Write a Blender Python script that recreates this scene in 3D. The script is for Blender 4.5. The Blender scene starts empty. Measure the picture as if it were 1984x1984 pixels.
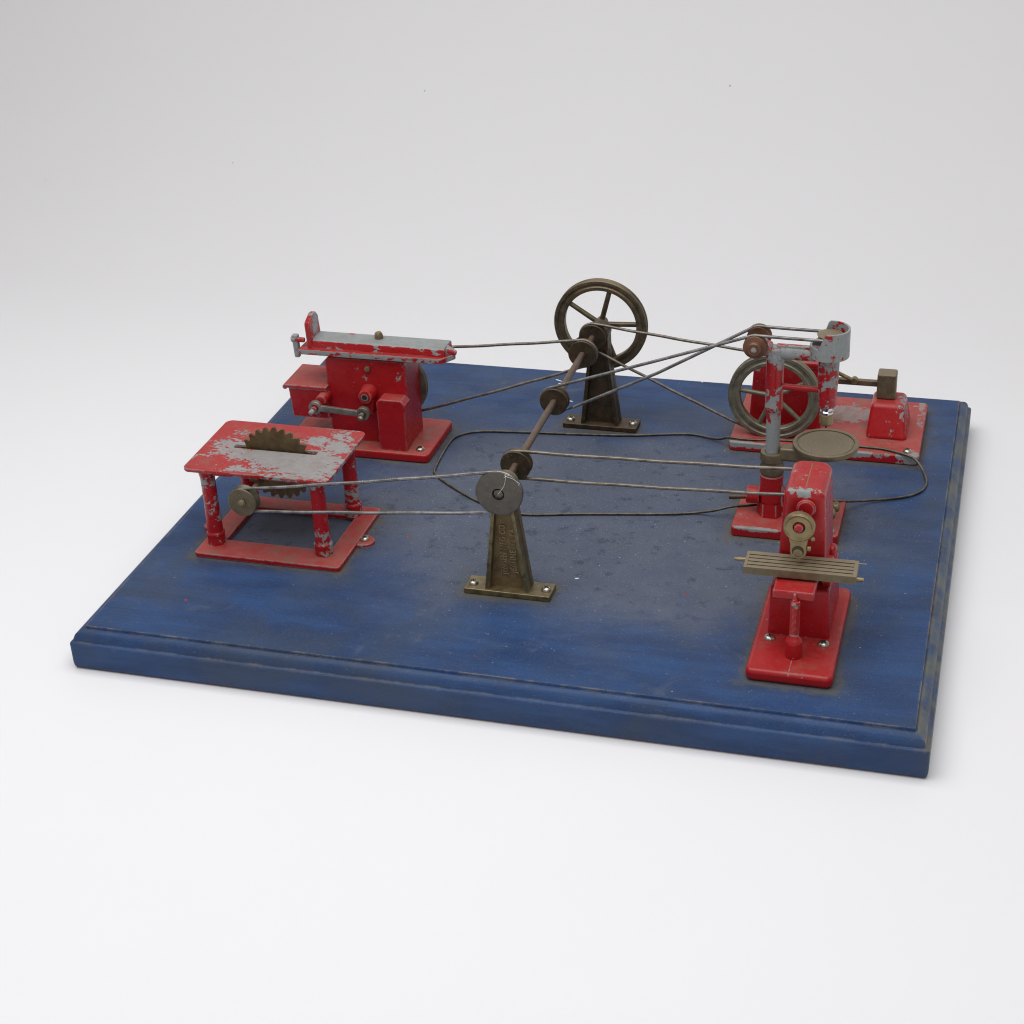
import bpy, bmesh, math, random
from mathutils import Vector, Matrix, noise
random.seed(7)
sc = bpy.context.scene
C = sc.collection
S = 0.01                       # all shapes are written in centimetres, the scene is in metres
PI = math.pi

# ------------------------------------------------------------------ camera
def make_camera():
    yaw, pitch, roll = CAM_ROT
    cy, sy, cp, sp = math.cos(yaw), math.sin(yaw), math.cos(pitch), math.sin(pitch)
    d = Vector((sy*cp, cy*cp, -sp)); r = Vector((cy, -sy, 0)); u = r.cross(d)
    c, s = math.cos(roll), math.sin(roll)
    r2 = c*r + s*u; u2 = -s*r + c*u
    cd = bpy.data.cameras.new('camera'); co = bpy.data.objects.new('camera', cd); C.objects.link(co)
    m = Matrix((r2, u2, -d)).transposed().to_4x4(); m.translation = Vector(CAM_POS)*S
    co.matrix_world = m
    cd.sensor_width = 36; cd.lens = CAM_F/1984*36; cd.clip_start = 0.02; cd.clip_end = 60
    sc.camera = co
CAM_POS = (41.05881, -59.50337, 45.36399); CAM_ROT = (-0.303577, 0.503898, -0.052776); CAM_F = 3329.120
make_camera()

# ------------------------------------------------------------------ light
w = bpy.data.worlds.new('World'); sc.world = w; w.use_nodes = True
w.node_tree.nodes['Background'].inputs[0].default_value = (1.0, 0.964, 0.940, 1)
w.node_tree.nodes['Background'].inputs[1].default_value = 0.295
def area(name, loc, target, sx, sy, power, col=(1, 1, 1)):
    l = bpy.data.lights.new(name, 'AREA'); l.shape = 'RECTANGLE'; l.size = sx; l.size_y = sy
    l.energy = power; l.color = col
    o = bpy.data.objects.new(name, l); C.objects.link(o); o.location = loc
    o.rotation_euler = (Vector(target)-Vector(loc)).to_track_quat('-Z', 'Y').to_euler()
area('softbox_overhead', (0.10, -0.06, 0.90), (0.10, -0.059, 0), 1.15, 0.8, 8.7, (0.985, 0.99, 1.0))
area('softbox_front', (0.75, -1.2, 0.95), (0.2, 0.1, 0), 0.9, 0.7, 1.8, (0.95, 0.97, 1))
sc.cycles.filter_width = 1.1
sc.view_settings.view_transform = 'Standard'; sc.view_settings.look = 'None'
sc.view_settings.exposure = 0.0; sc.view_settings.gamma = 1; sc.view_settings.use_curve_mapping = False

# ------------------------------------------------------------------ node helpers
class NT:
    def __init__(s, name):
        s.m = bpy.data.materials.new(name); s.m.use_nodes = True
        s.t = s.m.node_tree; s.b = s.t.nodes['Principled BSDF']
    def n(s, typ, **k):
        nd = s.t.nodes.new(typ)
        for a, v in k.items(): setattr(nd, a, v)
        return nd
    def put(s, sock, v):
        if isinstance(v, bpy.types.NodeSocket): s.t.links.new(v, sock)
        elif isinstance(v, (tuple, list)) and sock.type == 'RGBA' and len(v) == 3: sock.default_value = (*v, 1)
        else: sock.default_value = v
    def math(s, op, a, b=0.0, clamp=False):
        nd = s.n('ShaderNodeMath', operation=op, use_clamp=clamp); s.put(nd.inputs[0], a); s.put(nd.inputs[1], b); return nd.outputs[0]
    def vmath(s, op, a, b=(0, 0, 0)):
        nd = s.n('ShaderNodeVectorMath', operation=op); s.put(nd.inputs[0], a); s.put(nd.inputs[1], b)
        return nd.outputs['Value'] if op in ('LENGTH', 'DOT_PRODUCT') else nd.outputs[0]
    def coord(s, scale=(1, 1, 1), loc=(0, 0, 0)):      # centimetres in object space
        tc = s.n('ShaderNodeTexCoord'); mp = s.n('ShaderNodeMapping')
        s.put(mp.inputs['Vector'], tc.outputs['Object']); mp.inputs['Scale'].default_value = tuple(100*c for c in scale)
        mp.inputs['Location'].default_value = loc
        return mp.outputs[0]
    def noise(s, vec, scale, detail=4, rough=0.55, dist=0.0):
        nd = s.n('ShaderNodeTexNoise'); s.put(nd.inputs['Vector'], vec); nd.inputs['Scale'].default_value = scale
        nd.inputs['Detail'].default_value = detail; nd.inputs['Roughness'].default_value = rough
        nd.inputs['Distortion'].default_value = dist
        return nd.outputs['Fac']
    def ramp(s, f, lo, hi, a=0.0, b=1.0, smooth=True):
        nd = s.n('ShaderNodeMapRange', interpolation_type='SMOOTHSTEP' if smooth else 'LINEAR')
        for i, v in enumerate((f, lo, hi, a, b)): s.put(nd.inputs[i], v)
        return nd.outputs[0]
    def mix(s, f, a, b):
        nd = s.n('ShaderNodeMix', data_type='RGBA'); s.put(nd.inputs[0], f); s.put(nd.inputs[6], a); s.put(nd.inputs[7], b)
        return nd.outputs[2]
    def edge(s, radius_cm, lo, hi):                    # worn edges: where a rounded normal leaves the true one
        bv = s.n('ShaderNodeBevel', samples=6); bv.inputs['Radius'].default_value = radius_cm*S
        g = s.n('ShaderNodeNewGeometry')
        d = s.vmath('DOT_PRODUCT', bv.outputs[0], g.outputs['Normal'])
        return s.ramp(s.math('SUBTRACT', 1.0, d), lo, hi)
    def up(s, lo=0.6, hi=0.95):
        g = s.n('ShaderNodeNewGeometry'); sp = s.n('ShaderNodeSeparateXYZ'); s.put(sp.inputs[0], g.outputs['Normal'])
        return s.ramp(sp.outputs[2], lo, hi)
    def bump(s, h, strength, dist_cm):
        nd = s.n('ShaderNodeBump'); s.put(nd.inputs['Height'], h); nd.inputs['Strength'].default_value = strength
        nd.inputs['Distance'].default_value = dist_cm*S; s.put(s.b.inputs['Normal'], nd.outputs[0])
    def out(s, col, rough, metal=0.0, spec=0.5, coat=0.0):
        s.put(s.b.inputs['Base Color'], col); s.put(s.b.inputs['Roughness'], rough); s.put(s.b.inputs['Metallic'], metal)
        s.b.inputs['Specular IOR Level'].default_value = spec; s.b.inputs['Coat Weight'].default_value = coat
        return s.m

RED = (0.36, 0.007, 0.010); ZINC = (0.33, 0.36, 0.36); DUST = (0.30, 0.23, 0.17)
def red_paint(name, chip=0.5, edge=0.6, dust=0.35, seed=0.0, top_chip=0.0, stretch=(1, 1, 1), blobs=(), scale=1.0):
    """red enamel, chipped down to grey zinc casting. chip: 0 none .. 1 nearly bare.
    blobs: worn places (centre xyz, radii xyz, strength) in centimetres from the thing's base point."""
    k = NT(name)
    v = k.coord(stretch, (seed, seed*0.7, -seed)); raw = k.coord()
    big = k.noise(v, 0.6*scale, 9, 0.66, 0.5); fine = k.noise(v, 3.6*scale, 6, 0.68, 0.3)
    f = k.math('ADD', k.math('MULTIPLY', big, 0.6), k.math('MULTIPLY', fine, 0.4))
    thr = 0.68-0.26*chip
    if top_chip: f = k.math('ADD', f, k.math('MULTIPLY', k.up(0.7, 0.9), top_chip))
    for c, r, st in blobs:
        q = k.vmath('DIVIDE', k.vmath('SUBTRACT', raw, c), r)
        f = k.math('ADD', f, k.math('MULTIPLY', k.ramp(k.vmath('LENGTH', q), 1.25, 0.35), st))
    m1 = k.ramp(f, thr, thr+0.010, smooth=False)
    e = k.edge(0.13, 0.006, 0.07)
    en = k.noise(v, 1.7, 6, 0.68)
    m2 = k.ramp(k.math('ADD', k.math('MULTIPLY', e, 0.40), en), 1.12-0.30*edge, 1.14-0.30*edge, smooth=False)
    spk = k.ramp(k.noise(v, 6.0, 3, 0.6), 0.725-0.03*chip, 0.74-0.03*chip, smooth=False)
    m = k.math('MAXIMUM', k.math('MAXIMUM', m1, m2), spk)
    tone = k.noise(v, 1.3, 4)
    red = k.mix(tone, (RED[0]*0.85, RED[1], RED[2]), (RED[0]*1.15, RED[1]*1.5, RED[2]*1.4))
    zn = k.mix(k.noise(v, 6, 5, 0.65), (0.19, 0.212, 0.212), (0.35, 0.37, 0.365))
    col = k.mix(m, red, zn)
    dn = k.ramp(k.noise(raw, 1.5, 7, 0.72), 0.28, 0.72, 0.35*dust, dust)
    grime = k.math('MULTIPLY', k.ramp(k.noise(raw, 0.9, 8, 0.74), 0.47, 0.68), 0.25+0.75*dust)
    du = k.math('MULTIPLY', k.up(), dn)
    col = k.mix(du, col, (0.40, 0.145, 0.12))
    col = k.mix(k.math('MULTIPLY', grime, k.up(0.3, 0.8)), col, (0.19, 0.135, 0.095))
    rg = k.math('ADD', k.math('MULTIPLY', m, 0.12), k.math('ADD', k.ramp(k.noise(v, 2.5, 5, 0.7), 0.3, 0.7, 0.22, 0.40), k.math('MULTIPLY', du, 0.55)))
    h = k.math('ADD', k.math('MULTIPLY', m, -1.0), k.math('MULTIPLY', k.noise(v, 9, 5, 0.6), 0.35))
    k.bump(h, 0.6, 0.014)
    return k.out(col, rg, 0.0, 0.36)

def old_metal(name, a, b, metal=0.75, rough=0.42, dust=0.3, seed=0.0, rust=0.0, coil=False):
    k = NT(name); v = k.coord((1, 1, 1), (seed, -seed, seed))
    f = k.noise(v, 2.0, 6, 0.65)
    col = k.mix(k.ramp(f, 0.3, 0.7), a, b)
    if rust: col = k.mix(k.ramp(k.noise(v, 1.1, 5, 0.7), 0.45, 0.7, 0, rust), col, (0.17, 0.055, 0.025))
    sp = k.ramp(k.noise(v, 9, 3), 0.66, 0.72)
    col = k.mix(k.math('MULTIPLY', sp, 0.35), col, (0.42, 0.38, 0.30))
    du = k.math('MULTIPLY', k.up(0.4, 0.95), dust)
    col = k.mix(du, col, (0.33, 0.27, 0.19))
    e = k.edge(0.06, 0.03, 0.25)
    col = k.mix(k.math('MULTIPLY', e, 0.35), col, tuple(min(1, 2.2*c) for c in b))
    mt = k.math('SUBTRACT', metal, k.math('MULTIPLY', du, metal))
    if coil:                                            # close-wound spring turns along the tube
        u = k.n('ShaderNodeSeparateXYZ'); tc = k.n('ShaderNodeUVMap', uv_map='UVMap'); k.put(u.inputs[0], tc.outputs[0])
        wv = k.math('SINE', k.math('MULTIPLY', u.outputs[0], 2*PI/0.085))
        col = k.mix(k.ramp(wv, -1.0, 0.2, 0.08, 0.0), col, (0.03, 0.028, 0.025))
        col = k.mix(k.ramp(k.noise(v, 0.7, 5, 0.7), 0.48, 0.72, 0, 0.5), col, (0.05, 0.042, 0.034))
        k.bump(wv, 0.15, 0.01)
    else: k.bump(k.noise(v, 8, 5), 0.35, 0.012)
    return k.out(col, k.ramp(f, 0.2, 0.8, rough-0.08, rough+0.15), mt, 0.4)

M = {}
M['red'] = red_paint('red_enamel', 0.20, 1.0, 0.30, 3.0)
M['red_dusty'] = red_paint('red_enamel_dusty', 0.20, 1.05, 0.62, 5.0)
M['red_saw_top'] = red_paint('red_enamel_saw_top', 0.41, 0.75, 0.20, 1.3, 0.0, (0.7, 1, 1), scale=1.7, blobs=[
    ((-1.3, -0.25, 4.7), (2.6, 0.95, 3), 0.12), ((1.3, -0.75, 4.7), (2.6, 1.2, 3), 0.17), ((1.9, -2.0, 4.7), (2.6, 0.9, 3), 0.075),
    ((-2.8, 1.0, 4.7), (1.6, 1.2, 3), 0.08), ((2.4, 1.7, 4.7), (1.6, 1.7, 3), 0.11), ((-0.8, -2.4, 4.7), (2.6, 0.7, 3), 0.05)])
M['red_saw_leg'] = red_paint('red_enamel_saw_leg', 0.57, 0.8, 0.2, 9.5)
M['red_ram'] = red_paint('red_enamel_ram', 0.40, 0.8, 0.05, 2.0, 0.25, (0.45, 1, 1))
M['red_drill'] = red_paint('red_enamel_drill', 0.50, 0.8, 0.05, 12.0, scale=0.85, blobs=[
    ((-0.7, -0.1, 4.6), (1.2, 1.2, 1.7), 0.17), ((-0.4, -0.3, 9.4), (0.6, 1.3, 0.7), 0.12), ((-0.8, -0.3, 6.8), (0.5, 0.6, 0.8), 0.11)])
M['zinc'] = red_paint('mostly_bare_zinc', 0.78, 0.9, 0.05, 4.0)
M['red_base'] = red_paint('red_enamel_base', 0.38, 1.05, 0.55, 21.0)
M['red_hammer_base'] = red_paint('red_enamel_hammer_base', 0.30, 0.9, 0.6, 23.0, blobs=[
    ((-4.0, -3.1, 0.5), (2.0, 0.30, 0.4), 0.22), ((1.0, -3.1, 0.5), (3.4, 0.34, 0.4), 0.17), ((0.9, 1.6, 0.5), (2.2, 1.3, 1.2), 0.22), ((4.9, 2.0, 0.5), (0.35, 2.5, 0.6), 0.12), ((4.6, -2.8, 0.5), (0.8, 0.5, 0.5), 0.12)])
M['red_drill_base'] = red_paint('red_enamel_drill_base', 0.28, 0.9, 0.55, 24.0, blobs=[
    ((-1.2, -1.85, 0.52), (1.6, 0.22, 0.2), 0.20), ((0.4, -0.6, 0.55), (0.9, 0.6, 0.3), 0.13)])
M['bronze'] = old_metal('dark_bronze', (0.125, 0.105, 0.052), (0.30, 0.245, 0.12), 0.75, 0.36, 0.22, 1.0, 0.35)
M['bronze_dark'] = old_metal('blackened_bronze', (0.035, 0.028, 0.018), (0.085, 0.062, 0.036), 0.55, 0.48, 0.15, 2.0, 0.25)
M['brass'] = old_metal('dull_brass', (0.17, 0.135, 0.075), (0.27, 0.215, 0.125), 0.65, 0.42, 0.35, 3.0)
M['brass_table'] = old_metal('dusty_brass', (0.13, 0.108, 0.064), (0.20, 0.165, 0.10), 0.5, 0.48, 0.5, 5.0)
M['wheel'] = old_metal('grey_bronze', (0.15, 0.14, 0.10), (0.25, 0.235, 0.17), 0.6, 0.45, 0.3, 6.0)
M['shaft'] = old_metal('rusty_rod', (0.095, 0.068, 0.052), (0.16, 0.115, 0.09), 0.6, 0.45, 0.2, 7.0, 0.5)
M['belt'] = old_metal('spring_steel', (0.14, 0.137, 0.134), (0.31, 0.307, 0.31), 0.85, 0.36, 0.2, 8.0, coil=True)
M['belt_brown'] = old_metal('brownish_spring_steel', (0.13, 0.108, 0.09), (0.29, 0.255, 0.225), 0.8, 0.38, 0.2, 8.5, coil=True)
M['belt_dark'] = old_metal('blackened_spring_steel', (0.02, 0.019, 0.017), (0.13, 0.12, 0.10), 0.6, 0.38, 0.3, 9.0, coil=True)
M['steel'] = old_metal('tarnished_steel', (0.26, 0.25, 0.21), (0.42, 0.41, 0.36), 0.8, 0.34, 0.1, 10.0)
M['screw'] = old_metal('nickel_screw', (0.34, 0.31, 0.26), (0.58, 0.54, 0.48), 0.95, 0.27, 0.0, 11.0)
M['roller'] = old_metal('reddish_roller', (0.13, 0.060, 0.036), (0.22, 0.105, 0.065), 0.4, 0.45, 0.15, 12.0)
M['black'] = NT('painted_recess_shade').out((0.012, 0.010, 0.009), 0.7)  # flat black standing in for the shade inside slots and holes
M['thread'] = NT('yarn').out((0.75, 0.70, 0.6), 0.9)

def board_mat():
    k = NT('worn_blue_paint'); v = k.coord()
    st = k.coord((0.22, 0.8, 1)); st2 = k.coord((0.08, 2.6, 1), (3, 1, 0))
    sx = k.n('ShaderNodeSeparateXYZ'); k.put(sx.inputs[0], v)
    X, Y, Z = sx.outputs
    blue = k.mix(k.ramp(k.noise(st, 0.9, 5, 0.6), 0.35, 0.65), (0.0095, 0.037, 0.118), (0.0175, 0.061, 0.178))
    blue = k.mix(k.ramp(k.noise(v, 0.20, 6, 0.6, 0.6), 0.42, 0.66, 0, 0.60), blue, (0.036, 0.052, 0.084))
    blue = k.mix(k.ramp(k.noise(st2, 1.2, 8, 0.75), 0.55, 0.75, 0, 0.22), blue, (0.06, 0.085, 0.125))
    sm = k.ramp(k.noise(k.coord((0.6, 1, 1), (9, 4, 0)), 0.33, 5, 0.6, 0.8), 0.58, 0.72, 0, 0.35)
    blue = k.mix(k.math('MULTIPLY', sm, k.up(0.9, 0.97)), blue, (0.13, 0.145, 0.18))
    # dust and grime worked into the middle of the top between the machines
    dx = k.math('DIVIDE', k.math('SUBTRACT', X, 21.5), 17.5); dy = k.math('DIVIDE', k.math('SUBTRACT', Y, 16.0), 11.5)
    wob = k.math('MULTIPLY', k.math('SUBTRACT', k.noise(v, 0.16, 5, 0.6), 0.5), 1.1)
    rr = k.math('ADD', k.math('SQRT', k.math('ADD', k.math('POWER', k.math('ABSOLUTE', dx), 2.0), k.math('POWER', k.math('ABSOLUTE', dy), 2.0))), wob)
    top = k.up(0.9, 0.97)
    dm = k.math('MULTIPLY', k.ramp(rr, 1.15, 0.50), top)
    ax_ = k.math('DIVIDE', k.math('SUBTRACT', X, 7.0), 3.6); ay_ = k.math('DIVIDE', k.math('SUBTRACT', Y, 11.1), 2.6)
    rs = k.math('ADD', k.math('SQRT', k.math('ADD', k.math('MULTIPLY', ax_, ax_), k.math('MULTIPLY', ay_, ay_))), wob)
    dm = k.math('MAXIMUM', dm, k.math('MULTIPLY', k.ramp(rs, 1.35, 0.7), top))
    gd = k.mix(k.noise(v, 0.5, 5, 0.6), (0.060, 0.075, 0.110), (0.130, 0.142, 0.180))
    col = k.mix(k.math('MULTIPLY', dm, 0.88), blue, gd)
    grn = k.noise(v, 26, 3, 0.7)
    col = k.mix(k.ramp(grn, 0.35, 0.65, 0.0, 0.16), col, (0.16, 0.18, 0.22))
    scr = k.ramp(k.noise(k.coord((0.5, 7, 1), (5, 5, 0)), 1.3, 6, 0.75), 0.66, 0.70, 0, 0.25)
    col = k.mix(scr, col, (0.14, 0.165, 0.21))
    # dark oil spots
    spots = k.ramp(k.noise(v, 1.3, 7, 0.7), 0.54, 0.64)
    col = k.mix(k.math('MULTIPLY', k.math('MULTIPLY', spots, dm), 0.62), col, (0.035, 0.045, 0.075))
    # brown grease halos round every casting foot
    halo = None
    for (x0, x1, y0, y1) in FEET:
        dvx = k.math('SUBTRACT', k.math('ABSOLUTE', k.math('SUBTRACT', X, (x0+x1)/2)), (x1-x0)/2)
        dvy = k.math('SUBTRACT', k.math('ABSOLUTE', k.math('SUBTRACT', Y, (y0+y1)/2)), (y1-y0)/2)
        a = k.math('MAXIMUM', dvx, 0.0); b = k.math('MAXIMUM', dvy, 0.0)
        d = k.math('SQRT', k.math('ADD', k.math('MULTIPLY', a, a), k.math('MULTIPLY', b, b)))
        d = k.math('ADD', d, k.math('ABSOLUTE', k.math('MINIMUM', k.math('MAXIMUM', dvx, dvy), 0.0)))
        halo = d if halo is None else k.math('MINIMUM', halo, d)
    hn = k.math('ADD', halo, k.math('MULTIPLY', k.math('SUBTRACT', k.noise(v, 1.3, 7, 0.7), 0.5), 1.9))
    hm = k.math('MULTIPLY', k.ramp(hn, 0.50, 0.0), top)
    col = k.mix(k.math('MULTIPLY', hm, 0.58), col, (0.13, 0.112, 0.065))
    hw = k.math('MULTIPLY', k.ramp(k.math('ADD', halo, k.math('MULTIPLY', k.noise(v, 0.7, 4), 1.6)), 2.3, 0.6), top)
    col = k.mix(k.math('MULTIPLY', hw, 0.28), col, (0.075, 0.075, 0.068))
    # fine pale dust grain and specks
    g1 = k.ramp(k.noise(v, 11, 2, 0.6), 0.60, 0.72)
    col = k.mix(k.math('MULTIPLY', g1, k.math('ADD', 0.10, k.math('MULTIPLY', dm, 0.22))), col, (0.40, 0.42, 0.45))
    # grime lying in the moulding along the right hand side
    gn = k.n('ShaderNodeNewGeometry'); gs = k.n('ShaderNodeSeparateXYZ'); k.put(gs.inputs[0], gn.outputs['Normal'])
    side = k.math('MULTIPLY', k.ramp(X, 39.30, 39.36), k.ramp(k.noise(v, 0.6, 6, 0.7), 0.38, 0.62, 0.15, 0.8))
    side = k.math('MULTIPLY', side, k.ramp(gs.outputs[1], -0.5, -0.2))
    col = k.mix(side, col, (0.135, 0.14, 0.115))
    # worn arrises: pale primer and bare brown wood
    e = k.edge(0.14, 0.008, 0.08)
    col = k.mix(k.math('MULTIPLY', e, k.ramp(k.noise(v, 0.9, 8, 0.76), 0.44, 0.60, 0.05, 0.9)), col, (0.24, 0.23, 0.19))
    wood = k.ramp(k.math('ADD', k.math('MULTIPLY', e, 0.45), k.noise(k.coord((0.35, 0.35, 2)), 1.1, 7, 0.75)), 0.99, 1.03)
    col = k.mix(wood, col, (0.28, 0.15, 0.065))
    low = k.ramp(k.math('ADD', Z, k.math('MULTIPLY', k.noise(v, 1.5, 4), 0.10)), 0.12, 0.07)
    col = k.mix(low, col, (0.22, 0.07, 0.035))
    h = k.math('ADD', k.noise(k.coord((0.12, 3.5, 3.5)), 1.4, 6, 0.65), k.math('MULTIPLY', k.noise(v, 10, 3), 0.15))
    k.bump(h, 0.5, 0.035)
    rg = k.math('ADD', k.ramp(k.noise(v, 0.4, 5), 0.3, 0.7, 0.40, 0.52), k.math('MULTIPLY', k.math('MAXIMUM', dm, hm), 0.2))
    return k.out(col, rg, 0, 0.22)
FEET = [(17.55, 21.8, 7.15, 8.4), (17.75, 22.0, 25.45, 26.75), (3.0, 10.9, 7.7, 14.1), (2.9, 11.5, 19.8, 24.4),
        (31.85, 35.6, 2.65, 10.4), (29.1, 34.4, 15.1, 19.1), (27.4, 37.65, 24.45, 31.4)]

# ------------------------------------------------------------------ mesh helpers
def merge(dst, src):
    me = bpy.data.meshes.new('tmp'); src.to_mesh(me); dst.from_mesh(me); bpy.data.meshes.remove(me); src.free()
def bevel_bm(b, w_, seg=2, ang=30):
    bmesh.ops.recalc_face_normals(b, faces=b.faces)
    es = [e for e in b.edges if len(e.link_faces) == 2 and e.calc_face_angle(0) > math.radians(ang)]
    if es and w_ > 0: bmesh.ops.bevel(b, geom=es, offset=w_, segments=seg, profile=0.5, affect='EDGES', clamp_overlap=True)
def box(dst, x0, x1, y0, y1, z0, z1, bev=0.04, seg=2, top=None, M4=None):
    """box in cm; top=(x0,x1,y0,y1) tapers it."""
    b = bmesh.new(); t = top or (x0, x1, y0, y1)
    vs = [b.verts.new(p) for p in ((x0, y0, z0), (x1, y0, z0), (x1, y1, z0), (x0, y1, z0),
                                   (t[0], t[2], z1), (t[1], t[2], z1), (t[1], t[3], z1), (t[0], t[3], z1))]
    for f in ((3, 2, 1, 0), (4, 5, 6, 7), (0, 1, 5, 4), (1, 2, 6, 5), (2, 3, 7, 6), (3, 0, 4, 7)): b.faces.new([vs[i] for i in f])
    bevel_bm(b, bev, seg)
    if M4: b.transform(M4)
    merge(dst, b)
def rrect(x0, x1, y0, y1, r, n=5):
    pts = []
    for cx, cy, a0 in ((x1-r, y0+r, -PI/2), (x1-r, y1-r, 0), (x0+r, y1-r, PI/2), (x0+r, y0+r, PI)):
        for i in range(n+1): a = a0+PI/2*i/n; pts.append((cx+r*math.cos(a), cy+r*math.sin(a)))
    return pts
def prism(dst, outer, d0, d1, axis='Z', holes=(), bev=0.03, seg=2, M4=None):
    """extrude a 2-D outline (with holes). axis Z: (x,y); axis Y: (x,z); axis X: (y,z)."""
    b = bmesh.new(); es = []
    def P(p, d):
        return (p[0], p[1], d) if axis == 'Z' else ((p[0], d, p[1]) if axis == 'Y' else (d, p[0], p[1]))
    for lp in (outer, *holes):
        vs = [b.verts.new(P(p, d0)) for p in lp]
        es += [b.edges.new((vs[i], vs[(i+1) % len(vs)])) for i in range(len(vs))]
    if holes: bmesh.ops.triangle_fill(b, edges=es, use_beauty=True, use_dissolve=True)
    else: b.faces.new(list(b.verts))
    r = bmesh.ops.extrude_face_region(b, geom=list(b.faces))
    off = {'X': (d1-d0, 0, 0), 'Y': (0, d1-d0, 0), 'Z': (0, 0, d1-d0)}[axis]
    bmesh.ops.translate(b, verts=[g for g in r['geom'] if isinstance(g, bmesh.types.BMVert)], vec=off)
    bevel_bm(b, bev, seg, 50)
    bmesh.ops.recalc_face_normals(b, faces=b.faces)
    if M4: b.transform(M4)
    merge(dst, b)
def lathe(dst, prof, org, axis='Y', seg=48, closed=False, M4=None):
    """prof: (radius, distance along axis) pairs; closed joins last to first (rings)."""
    b = bmesh.new(); rings = []
    def P(r, d, a):
        c, s_ = r*math.cos(a), r*math.sin(a)
        v = {'Y': (c, d, s_), 'Z': (c, s_, d), 'X': (d, c, s_)}[axis]
        return (v[0]+org[0], v[1]+org[1], v[2]+org[2])
    for r, d in prof:
        rings.append([b.verts.new(P(r, d, 0))] if r < 1e-6 else [b.verts.new(P(r, d, 2*PI*i/seg)) for i in range(seg)])
    n = len(rings)
    for k in range(n if closed else n-1):
        A, B = rings[k], rings[(k+1) % n]
        for i in range(seg):
            j = (i+1) % seg
            q = [A[i % len(A)], A[j % len(A)], B[j % len(B)], B[i % len(B)]]
            u = list(dict.fromkeys(q))
            if len(u) > 2:
                try: b.faces.new(u)
                except ValueError: pass
    bmesh.ops.recalc_face_normals(b, faces=b.faces)
    if M4: b.transform(M4)
    merge(dst, b)
def cyl(dst, p0, p1, r0, r1=None, seg=28, bev=0.03):
    r1 = r0 if r1 is None else r1
    p0, p1 = Vector(p0), Vector(p1); L = (p1-p0).length; q = (p1-p0).to_track_quat('Z', 'Y').to_matrix().to_4x4()
    q.translation = p0
    bv = min(bev, r0*0.5, r1*0.5, L*0.4)
    lathe(dst, [(0, 0), (r0-bv, 0), (r0-bv*0.3, bv*0.3), (r0, bv), (r1, L-bv), (r1-bv*0.3, L-bv*0.3), (r1-bv, L), (0, L)], (0, 0, 0), 'Z', seg, M4=q)
def tube(dst, pts, r, closed=False, seg=10):
    b = bmesh.new(); uv = b.loops.layers.uv.new('UVMap'); pts = [Vector(p) for p in pts]; n = len(pts); rings = []
    up = None; cum = [0.0]
    for i in range(n): cum.append(cum[-1]+(pts[(i+1) % n]-pts[i]).length)
    for i, p in enumerate(pts):
        a = pts[(i-1) % n] if (closed or i > 0) else p; c = pts[(i+1) % n] if (closed or i < n-1) else p
        t = (c-a).normalized()
        if up is None: up = Vector((0, 1, 0)) if abs(t.y) < 0.9 else Vector((0, 0, 1))
        s_ = t.cross(up).normalized(); up = s_.cross(t).normalized()
        rings.append([b.verts.new(p+r*(math.cos(2*PI*k/seg)*s_+math.sin(2*PI*k/seg)*up)) for k in range(seg)])
    for i in range(n if closed else n-1):
        A, B = rings[i], rings[(i+1) % n]
        L0, L1 = cum[i], cum[i+1]
        for k in range(seg):
            f = b.faces.new((A[k], A[(k+1) % seg], B[(k+1) % seg], B[k]))
            for lp, u in zip(f.loops, ((L0, k), (L0, k+1), (L1, k+1), (L1, k))): lp[uv].uv = u
    if not closed:
        b.faces.new(rings[0][::-1]); b.faces.new(rings[-1])
    bmesh.ops.recalc_face_normals(b, faces=b.faces)
    merge(dst, b)
def catmull(pts, closed=False, n=8):
    P = [Vector(p) for p in pts]; N = len(P); o = []
    for i in range(N if closed else N-1):
        g = (lambda k: P[k % N]) if closed else (lambda k: P[max(0, min(N-1, k))])
        a, b, c, d = g(i-1), g(i), g(i+1), g(i+2)
        for j in range(n):
            t = j/n; o.append(0.5*((2*b)+(c-a)*t+(2*a-5*b+4*c-d)*t*t+(3*b-a-3*c+d)*t**3))
    if not closed: o.append(P[-1])
    return o

ORG = {}
def link(o, parent=None):
    C.objects.link(o)
    if parent: o.parent = parent
def thing(name, label, cat, org, group=None):
    o = bpy.data.objects.new(name, None); o.empty_display_size = 0.01; link(o)
    o.location = Vector(org)*S; ORG[o] = Vector(org)
    o['label'] = label; o['category'] = cat
    if group: o['group'] = group
    return o
def obj(name, bm, mat, parent=None, org=None, sharp=38, label=None, cat=None, group=None, kind=None, wn=True):
    o3 = ORG[parent] if parent else Vector(org or (0, 0, 0))
    for v in bm.verts: v.co = (v.co-o3)*S
    for e in bm.edges:
        e.smooth = not (len(e.link_faces) == 2 and e.calc_face_angle(0) > math.radians(sharp))
    for f in bm.faces: f.smooth = True
    me = bpy.data.meshes.new(name); bm.to_mesh(me); bm.free()
    me.materials.append(M[mat] if isinstance(mat, str) else mat)
    o = bpy.data.objects.new(name, me); link(o, parent); ORG[o] = o3
    if not parent: o.location = o3*S
    if wn:
        md = o.modifiers.new('wn', 'WEIGHTED_NORMAL'); md.keep_sharp = True
    if label: o['label'] = label
    if cat: o['category'] = cat
    if group: o['group'] = group
    if kind: o['kind'] = kind
    return o
def B(): return bmesh.new()

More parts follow.
